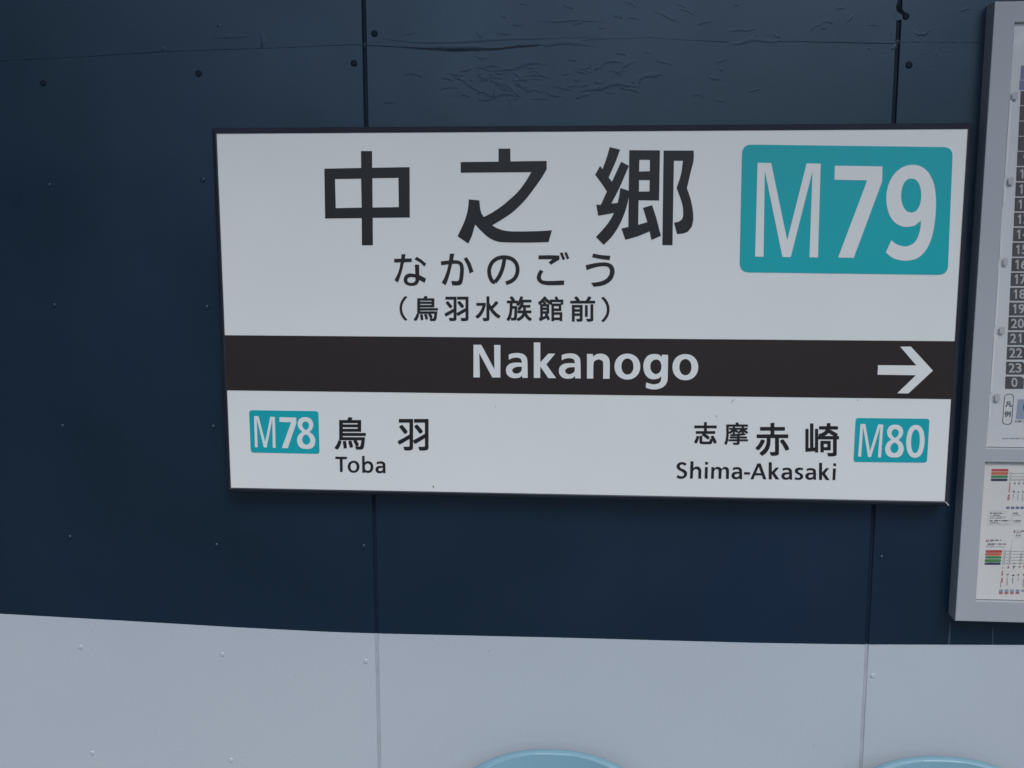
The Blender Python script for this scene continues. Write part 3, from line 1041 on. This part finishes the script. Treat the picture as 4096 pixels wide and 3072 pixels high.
e = .0001
bm = bmesh.new()
xs_, zs_ = [BX0, OX0, OX1, BX1], [BZB, OZ0, DZ0, DZ1, OZ1, BZT]
fv = {(i, k): bm.verts.new((xs_[i], -BD, zs_[k])) for i in range(4) for k in range(6)}
bv = {(i, k): bm.verts.new((xs_[i], -.0002, zs_[k])) for i in range(4) for k in range(6)}
solid = lambda i, k: 0 <= i < 3 and 0 <= k < 5 and not (i == 1 and k in (1, 3))
for i in range(3):
    for k in range(5):
        if not solid(i, k):
            continue
        bm.faces.new((fv[i, k], fv[i + 1, k], fv[i + 1, k + 1], fv[i, k + 1]))
        bm.faces.new((bv[i, k], bv[i, k + 1], bv[i + 1, k + 1], bv[i + 1, k]))
        for (a, b2), (c, d) in (((i, k), (i + 1, k)), ((i + 1, k), (i + 1, k + 1)), ((i + 1, k + 1), (i, k + 1)), ((i, k + 1), (i, k))):
            nb_ = {((i, k), (i + 1, k)): (i, k - 1), ((i + 1, k), (i + 1, k + 1)): (i + 1, k), ((i + 1, k + 1), (i, k + 1)): (i, k + 1),
                   ((i, k + 1), (i, k)): (i - 1, k)}[((a, b2), (c, d))]
            if not solid(*nb_):
                bm.faces.new((fv[c, d], fv[a, b2], bv[a, b2], bv[c, d]))
bmesh.ops.remove_doubles(bm, verts=bm.verts, dist=1e-6)
bmesh.ops.recalc_face_normals(bm, faces=bm.faces)
sharp = [q for q in bm.edges if q.is_manifold and q.calc_face_angle() > .5 and all(v.co.y < -.01 for v in q.verts)]
bmesh.ops.bevel(bm, geom=sharp, offset=.0016, segments=3, affect='EDGES', profile=.5)
me = bpy.data.meshes.new('frame')
bm.to_mesh(me)
bm.free()
link('frame', me, board, ('board_frame',))
PY = -0.0310
boxes('back_panel', [(OX0 + e, OX1 - e, -.026, -.004, OZ0 + e, OZ1 - e)], ('board_frame',), board)
boxes('clear_cover', [(OX0 + .0004, OX1 - .0004, -.0352, -.0340, DZ1 + .0004, OZ1 - .0004)], ('acrylic',), board)
boxes('clear_cover', [(OX0 + .0004, OX1 - .0004, -.0352, -.0340, OZ0 + .0004, DZ0 - .0004)], ('acrylic',), board)
# little clips and edge strip holding the cover
for x0, x1, y0, y1 in ((4050, 4071, 369, 397), (4035, 4054, 709, 738), (4015, 4032, 1032, 1061), (4000, 4019, 1307, 1334), (3981, 4000, 1576, 1605)):
    ax, az = at(x0, y0, -.036)
    bx, bz = at(x1, y1, -.036)
    boxes('clip', [(max(ax, OX0 + .0006), bx, -.0358, -.0353, bz, az)], ('clip_grey',), board)
for y0, y1 in ((400, 702), (745, 812), (962, 1026), (1068, 1300), (1340, 1570), (1612, 1672)):
    x = OX0 + .0008
    zt, zb = at(4020, y0, -.036)[1], at(4020, y1, -.036)[1]
    boxes('edge_strip', [(x, x + .0035, -.0362, -.0354, zb, zt)], ('clip_white',), board, bevel=.0003)

# --- the timetable behind the upper cover
tt = boxes('timetable_poster', [(OX0 + .001, OX1 - .001, PY, -.0262, DZ1 + .001, OZ1 - .001)], ('poster_paper',))
tag(tt, 'train timetable sheet with grey hour boxes behind the upper clear cover', 'timetable')
HOURS = [('5', 363, 422), ('6', 422, 484), ('7', 484, 545), ('8', 545, 605), ('9', 605, 665), ('10', 667, 726), ('11', 728, 787), ('12', 789, 847),
         ('13', 849, 907), ('14', 909, 967), ('15', 969, 1028), ('16', 1030, 1087), ('17', 1089, 1146), ('18', 1149, 1205), ('19', 1208, 1264),
         ('20', 1266, 1323), ('21', 1326, 1382), ('22', 1385, 1440), ('23', 1445, 1500), ('0', 1504, 1557)]


def left_x(y):                               # left side of the hour boxes
    return 4082 + (y - 380) * (4020 - 4082) / (1540 - 380)


for h, y0, y1 in HOURS:
    w = 75
    x0, x1 = left_x((y0 + y1) / 2), left_x((y0 + y1) / 2) + w
    q = [(x0 + 1, y0 + 1.5), (x1 - 10, y0 + 2), (x1, y0 + 11), (x1 - 1.5, y1 - 1.5), (x0 - 1, y1 - 1.5)]
    p = Print(PY, .0004)
    p.loops([q])
    cell = p.build('hour_box', ('print_grey',), tt)
    p = Print(PY - .0004, .0003)
    gh = 37
    gy0 = (y0 + y1) / 2 - gh / 2 - 1
    if len(h) == 1:
        p.glyph(h, (x0 + 25, gy0, x0 + 49, gy0 + gh), bold=.6)
    else:
        for j, ch in enumerate(h):
            gx = x0 + 11 + j * 27
            if ch == '1':
                p.loops([[(gx + 12, gy0), (gx + 17.5, gy0), (gx + 17, gy0 + gh), (gx + 10.5, gy0 + gh), (gx + 11.3, gy0 + 9), (gx + 5, gy0 + 12), (gx + 5, gy0 + 6.5)]])
            else:
                p.glyph(ch, (gx, gy0, gx + 24, gy0 + gh), bold=.6)
    p.build('hour_number', ('print_pale',), cell)
# the pill marked with the two characters for the key, a blue disc, fine print
p = Print(PY, .0003)


def stadium(q, r):
    return round_quad(q, r, 8)


p.loops([stadium([(4018, 1575), (4056, 1575), (4047, 1699), (4008, 1698)], 17), stadium([(4020, 1577.5), (4053.5, 1577.5), (4044.5, 1696.5), (4010.5, 1695.5)], 15)])
p.glyph('凡', (4021, 1606, 4048, 1628), bold=.5)
p.glyph('例', (4017, 1645, 4043, 1667), bold=.3)
p.build('key_mark', ('print_dark',), tt)
p = Print(PY, .0003)
p.loops([[(4071, 1597), (4150, 1597), (4144, 1677), (4063, 1677)]])
p.build('key_field', ('print_paleblue',), tt)
p = Print(PY - .0003, .0003)
p.loops([[(4112 + 21 * math.cos(a * math.tau / 24), 1630 + 21 * math.sin(a * math.tau / 24)) for a in range(24)]])
p.build('key_disc', ('print_blue',), tt)
p = Print(PY, .0003)
p.loops([[(4078, 322), (4170, 320), (4164, 360), (4076, 361)]])
p.loops([[(4084, 262), (4170, 260), (4168, 316), (4080, 320)]])
p.build('heading_field', ('print_violet',), tt)


def fine(p, x0, y0, x1, y1, mi, fill=.8, step=None):
    """A line of print too small to read: a broken row of small blocks."""
    h = y1 - y0
    step = step or h * .62
    x = x0
    while x < x1:
        w = min(step * random.uniform(.55, 1.0), x1 - x)
        if random.random() < fill and w > .5:
            d = h * random.uniform(0, .22)
            p.loops([[(x, y0 + d), (x + w, y0 + d * .4), (x + w, y1 - d * .5), (x, y1 - d)]], mi)
        x += step


p = Print(PY, .0002)
fine(p, 4009, 1752, 4140, 1757, 0)
fine(p, 4060, 1681, 4130, 1690, 0)
p.build('fine_print', ('print_mid',), tt)['kind'] = 'stuff'

# --- the route map behind the lower cover
rm = boxes('route_map_poster', [(OX0 + .001, OX1 - .001, PY, -.0262, OZ0 + .001, DZ0 - .001)], ('poster_warm',))
tag(rm, 'railway route map sheet with coloured line bars behind the lower clear cover', 'route map')
o3, s3 = (3896, 1850), 5.925
o4, s4 = (3896, 2110), 5.35


def bar(cr, x0, x1, y0, y1, sk_, mname, splits):
    p = Print(PY, .0003)
    q = [(x0, y0), (x1, y0), (x1 - sk_, y1), (x0 - sk_, y1)]
    p.loops([crop(*cr, round_quad(q, (y1 - y0) * .48))])
    b = p.build('line_bar', (mname,), rm)
    p = Print(PY - .0003, .0002)
    hh = y1 - y0
    for a, c in splits:
        fine(p, *crop(*cr, [(x0 + (x1 - x0) * a, y0 + hh * .25)])[0], *crop(*cr, [(x0 + (x1 - x0) * c, y1 - hh * .25)])[0], 0, .85)
    p.build('bar_print', ('print_pink' if mname in ('print_red', 'print_orange') else 'print_mid',), b)['kind'] = 'stuff'


for (y0, y1), mname, x0, x1 in (((152, 212), 'print_red', 412, 818), ((224, 292), 'print_orange', 408, 812), ((305, 366), 'print_green', 403, 805),
                                ((380, 440), 'print_navy', 396, 798)):
    bar((o3, s3), x0, x1, y0, y1, 4, mname, [(.03, .17)])
for (y0, y1), mname, x0, x1 in (((484, 538), 'print_red', 250, 605), ((545, 604), 'print_orange', 245, 598), ((614, 664), 'print_green', 240, 592),
                                ((676, 740), 'print_green', 232, 582), ((748, 798), 'print_navy', 224, 572)):
    bar((o4, s4), x0, x1, y0, y1, 4, mname, [(.03, .17)])


def ring(p, cr, cx, cy, r, mi, w=.28):
    c = crop(*cr, [(cx, cy)])[0]
    R = r / cr[1]
    p.loops([[(c[0] + R * math.cos(a * math.tau / 14), c[1] + R * math.sin(a * math.tau / 14)) for a in range(14)],
             [(c[0] + R * (1 - w) * math.cos(a * math.tau / 14), c[1] + R * (1 - w) * math.sin(a * math.tau / 14)) for a in range(14)]], mi)


def seg(p, cr, a, b, w, mi):
    a, b = (Vector(q) for q in crop(*cr, [a, b]))
    d = (b - a).normalized()
    n = Vector((-d.y, d.x)) * w / 2 / cr[1]
    p.loops([[tuple(a + n), tuple(b + n), tuple(b - n), tuple(a - n)]], mi)


p = Print(PY, .0003)
K3, K4 = (o3, s3), (o4, s4)
for cx, cy in ((872, 260), (862, 335), (860, 408), (970, 412), (1078, 412), (1190, 412)):
    ring(p, K3, cx, cy, 29, 0)
for a, b in (((905, 258), (1300, 258)), ((895, 335), (1300, 332)), ((890, 411), (940, 411)), ((1000, 411), (1048, 411)), ((1108, 411), (1160, 411)),
             ((868, 290), (862, 306)), ((850, 362), (872, 382))):
    seg(p, K3, a, b, 9, 1)
for k, y in enumerate((508, 572, 636, 700, 768)):
    for x in (655, 775) + ((1020,) if k else ()):
        ring(p, K4, x - k * 8, y, 24, 0)
    seg(p, K4, (682 - k * 8, y), (750 - k * 8, y), 7, 1)
    seg(p, K4, (802 - k * 8, y), (1140, y), 7, 1)
    if k < 4:
        seg(p, K4, (660 - k * 8, y + 22), (680 - k * 8, y + 44), 8, 0)
        seg(p, K4, (775 - k * 8, y + 22), (795 - k * 8, y + 44), 8, 0)
ring(p, K4, 862, 768, 22, 0)
p.build('route_line', ('print_mid', 'print_line'), rm)['kind'] = 'stuff'
# upright station names (too small to read), in black and red
p = Print(PY, .0003)


def upright(cr, x, y0, y1, w, sl, mi, fill=.85):
    n = max(3, int((y1 - y0) / (w * .8)))
    for i in range(n):
        if random.random() > fill:
            continue
        a, b = y0 + (y1 - y0) * i / n, y0 + (y1 - y0) * (i + .8) / n
        xa = x - sl * (a - y0) / (y1 - y0)
        ww = w * random.uniform(.6, 1)
        p.loops([crop(*cr, [(xa - ww / 2, a), (xa + ww / 2, a), (xa + ww / 2, b), (xa - ww / 2, b)])], mi)


def blot(cr, x, y, r, mi):
    for _ in range(5):
        dx, dy = random.uniform(-.5, .5) * r, random.uniform(-.5, .5) * r
        q = r * random.uniform(.35, .55)
        cx, cy = x + dx, y + dy
        # strokes of a tiny character
        if random.random() < .5:
            seg(p, cr, (cx - q, cy), (cx + q, cy), r * .28, mi)
        else:
            seg(p, cr, (cx, cy - q), (cx, cy + q), r * .28, mi)


upright(K3, 850, 475, 715, 36, 20, 1, 1)
upright(K3, 825, 760, 905, 55, 18, 1, 1)
for x, t in ((962, (500, 690)), (1074, (498, 692)), (1180, (500, 690))):
    for y in t:
        blot(K3, x - (18 if y > 600 else 0), y, 34, 0)
for x, y1 in ((930, 905), (1045, 895), (1155, 920), (1260, 915)):
    upright(K3, x, 755, y1, 20, 12, 2, .9)
upright(K4, 616, 850, 880, 26, 2, 1, 1)
upright(K4, 606, 935, 1035, 42, 4, 1, 1)
upright(K4, 600, 1075, 1180, 45, 8, 1, 1)
upright(K4, 575, 1150, 1280, 20, 8, 1, 1)
for x, mi in ((738, 1), (860, 0), (972, 1), (1080, 0)):
    blot(K4, x, 848, 38, mi)
    blot(K4, x - 16, 1018, 36, mi)
for x, y1, mi in ((712, 1245, 1), (830, 1205, 2), (950, 1140, 1), (1060, 1285, 2)):
    upright(K4, x, 1075, y1, 20, 10, mi, .95)
p.build('station_print', ('print_dark', 'print_pink', 'print_mid'), rm)['kind'] = 'stuff'
# numbered squares
p = Print(PY, .0003)
for x in (802, 915, 1028, 1140, 1252):
    p.loops([crop(*K3, round_quad([(x - 42, 1042), (x + 42, 1042), (x + 40, 1102), (x - 44, 1102)], 12))], 0)
for i, x in enumerate((576, 695, 812, 930, 1050)):
    p.loops([crop(*K4, round_quad([(x - 38, 1325), (x + 42, 1325), (x + 40, 1375), (x - 40, 1375)], 8))], 1)
    if i < 4:
        p.loops([crop(*K4, round_quad([(x - 40, 1377), (x + 38, 1377), (x + 36, 1425), (x - 42, 1425)], 8))], 2)
p.build('number_square', ('print_violet', 'print_paleblue', 'print_pink'), rm)['kind'] = 'stuff'
# notes in fine print
p = Print(PY, .0003)
for cr, x0, y0, x1, y1, mi in (
        (K3, 385, 1185, 710, 1215, 0), (K3, 370, 1235, 608, 1262, 0), (K3, 375, 1280, 750, 1300, 1), (K3, 368, 1315, 705, 1330, 1),
        (K3, 370, 1365, 850, 1395, 0), (K3, 365, 1412, 590, 1428, 1), (K3, 370, 1445, 862, 1460, 1), (K3, 928, 1185, 1032, 1215, 0),
        (K3, 922, 1238, 1115, 1255, 1), (K3, 925, 1368, 1108, 1396, 0), (K3, 925, 1418, 1100, 1432, 1),
        (K4, 295, 258, 598, 284, 0), (K4, 290, 292, 410, 308, 1), (K4, 270, 340, 682, 368, 0), (K4, 260, 382, 430, 394, 1), (K4, 262, 408, 665, 420, 1),
        (K4, 892, 62, 1100, 88, 0), (K4, 895, 102, 1015, 116, 1), (K4, 880, 150, 1000, 178, 0), (K4, 860, 196, 1020, 210, 1)):
    q = crop(*cr, [(x0, y0), (x1, y1)])
    fine(p, *q[0], *q[1], mi)
for cr, q in ((K4, [(262, 255), (288, 255), (284, 310), (258, 310)]), (K4, [(850, 58), (886, 58), (880, 118), (848, 118)])):
    p.loops([crop(*cr, q)], 2)
p.build('note_print', ('print_dark', 'print_mid', 'print_pink'), rm)['kind'] = 'stuff'
p = Print(PY, .00015)
for cr, a, b in ((K3, (345, 1152), (815, 1150)), (K3, (345, 1152), (320, 1480)), (K3, (320, 1485), (1115, 1480)), (K3, (905, 1165), (890, 1450)),
                 (K4, (820, 240), (795, 480)), (K4, (1045, 400), (1035, 490))):
    seg(p, cr, a, b, 4, 0)
p.build('rule_line', ('print_line',), rm)['kind'] = 'stuff'


# ------------------------------------------------------------------ plastic chairs below
def make_chair(label):
    root = empty('platform_chair', (0, 0, 0), label, 'chair', 'pale blue moulded plastic chairs along the wall')
    # local frame: x across, y = 0 at the back of the shell, -y to the front, z = 0 on the floor
    a, b, nexp = 0.205, 0.150, 2.35
    top = 0.806
    NR, NC = 60, 32

    def prof(t):                              # centre line from the top of the back down and out along the seat
        if t < .55:
            k = t / .55
            return (-.02 * k - .035 * k * k, top - (top - .46) * k)
        k = (t - .55) / .45
        return (-.055 - .40 * k, .46 - .055 * math.sin(min(1, k * 1.25) * math.pi / 2) + .02 * k * k)

    V, F = [], []
    for r in range(NR + 1):
        t = (r / NR) ** 2.4
        y, z = prof(t)
        drop = top - z
        if drop < .0008:
            z, drop = top - .0008, .0008
        if drop < b:
            wv = a * (1 - (1 - drop / b) ** nexp) ** (1 / nexp)
            wv = max(wv, 0.0005)
        else:
            wv = a + .012 * min(1, (drop - b) / .2)
        if t > .9:
            wv *= 1 - .25 * ((t - .9) / .1) ** 2
        for c in range(NC + 1):
            s = -1 + 2 * c / NC
            V.append((wv * s, y - .045 * (wv * s / a) ** 2 if t < .55 else y, z + (0 if t < .55 else .02 * s ** 4)))
    for r in range(NR):
        for c in range(NC):
            i = r * (NC + 1) + c
            F.append((i, i + NC + 1, i + NC + 2, i + 1))
    me = bpy.data.meshes.new('shell')
    me.from_pydata(V, [], F)
    for q in me.polygons:
        q.use_smooth = True
    me.materials.append(MAT['chair_blue'])
    sh = bpy.data.objects.new('shell', me)
    COL.objects.link(sh)
    sh.parent = root
    md = sh.modifiers.new('thick', 'SOLIDIFY')
    md.thickness = .005
    md.offset = -1
    # rolled rim round the back
    path = []
    n = 60
    for i in range(n + 1):
        th = math.pi * i / n
        cx, sn = math.cos(th), math.sin(th)
        x = -a * (abs(cx) ** (2 / nexp)) * (1 if cx > 0 else -1)
        dz = b * (1 - sn ** (2 / nexp))
        y = -.02 * (dz / .346) - .045 * (x / a) ** 2
        path.append(Vector((x, y, top - dz)))
    left = [Vector((-(a + .012 * k), -.045 - .03 * k, top - b - .18 * k)) for k in (1, .75, .5, .25)]
    right = [Vector((-v.x, v.y, v.z)) for v in reversed(left)]
    path = left + path + right
    R, S = .0075, 14
    V, F = [], []
    for i, q in enumerate(path):
        d = (path[min(i + 1, len(path) - 1)] - path[max(i - 1, 0)]).normalized()
        u = Vector((0, 1, 0))
        w = d.cross(u).normalized()            # outward in the plane of the back
        u = w.cross(d).normalized()
        for k in range(S):
            an = math.tau * k / S
            V.append(q + Vector((0, .0125, -.0035)) + w * R * math.cos(an) * .95 + u * R * 1.35 * math.sin(an))
    for i in range(len(path) - 1):
        for k in range(S):
            F.append((i * S + k, i * S + (k + 1) % S, (i + 1) * S + (k + 1) % S, (i + 1) * S + k))
    me = bpy.data.meshes.new('rim')
    me.from_pydata([tuple(v) for v in V], [], F)
    bm = bmesh.new()
    bm.from_mesh(me)
    bmesh.ops.recalc_face_normals(bm, faces=bm.faces)
    bm.to_mesh(me)
    bm.free()
    for q in me.polygons:
        q.use_smooth = True
    me.materials.append(MAT['chair_blue'])
    rim = bpy.data.objects.new('rim', me)
    COL.objects.link(rim)
    rim.parent = root
    for sx in (-1, 1):
        for fy, lean in ((-.10, .03), (-.38, -.03)):
            bm = bmesh.new()
            bmesh.ops.create_cone(bm, cap_ends=True, segments=14, radius1=.011, radius2=.011, depth=.40)
            me = bpy.data.meshes.new('leg')
            bm.to_mesh(me)
            bm.free()
            me.materials.append(MAT['chair_steel'])
            lg = bpy.data.objects.new('leg', me)
            COL.objects.link(lg)
            lg.parent = root
            lg.location = (sx * .15, fy, .20)
    return root


def copy_tree(o, parent=None):
    c = o.copy()
    COL.objects.link(c)
    c.parent = parent
    for ch in [q for q in bpy.data.objects if q.parent is o]:
        copy_tree(ch, c)
    return c


CY = -0.06
t1 = at(2165, 3005, CY)
t2 = at(3770, 3034, CY)
chair = make_chair('pale blue plastic chair below the middle of the station sign')
chair.location = (at(2213, 3005, CY)[0], CY, FLOOR)
chair2 = copy_tree(chair)
chair2['label'] = 'pale blue plastic chair at the right, below the timetable board'
chair2.location = (at(3775, 3036, CY)[0], CY, FLOOR)
chair.scale = (1, 1, (t1[1] - FLOOR) / .8125)
chair2.scale = (1, 1, (t2[1] - FLOOR) / .8125)

# unseen roof slab, added overhead to shade the upper wall and sign
rf = boxes('added_shade_roof', [(-4.2, 5.2, -1.25, 0.35, 2.40, 2.48), (-4.2, 5.2, -1.30, -1.252, 2.34, 2.52)], ('board_frame',))
rf['kind'] = 'structure'
# ------------------------------------------------------------------ ground and an added ridge opposite
gr = pydata('ground', [(-400, -400, FLOOR), (400, -400, FLOOR), (400, 400, FLOOR), (-400, 400, FLOOR)], [(0, 1, 2, 3)], ('asphalt',))
gr['kind'] = 'structure'
V, F = [], []  # unseen ridge, added and shaped for what the glossy wall reflects
N = 60
for i in range(N + 1):
    th = math.radians(-100 + 200 * i / N)          # 0 = straight out from the wall, + to the right
    base = 60
    el = 3.6 + 1.2 * math.sin(th * 3.1) + 1.2 * math.sin(th * 7.3 + 1) + (36 * max(0, (-math.degrees(th) - 6) / 60) ** 1.1 if th < 0 else 34 * max(0, (math.degrees(th) - 9) / 60))
    h = base * math.tan(math.radians(min(el, 34)))
    V += [(base * math.sin(th), -base * math.cos(th), FLOOR - .5), (base * 1.25 * math.sin(th), -base * 1.25 * math.cos(th), h * .8),
          (base * 1.5 * math.sin(th), -base * 1.5 * math.cos(th), h * 1.5 * .9)]
for i in range(N):
    for k in range(2):
        F.append((i * 3 + k, i * 3 + 3 + k, i * 3 + 4 + k, i * 3 + 1 + k))
hl = pydata('reflected_ridge', V, F, ('added_ridge',), smooth=True)
hl['kind'] = 'structure'
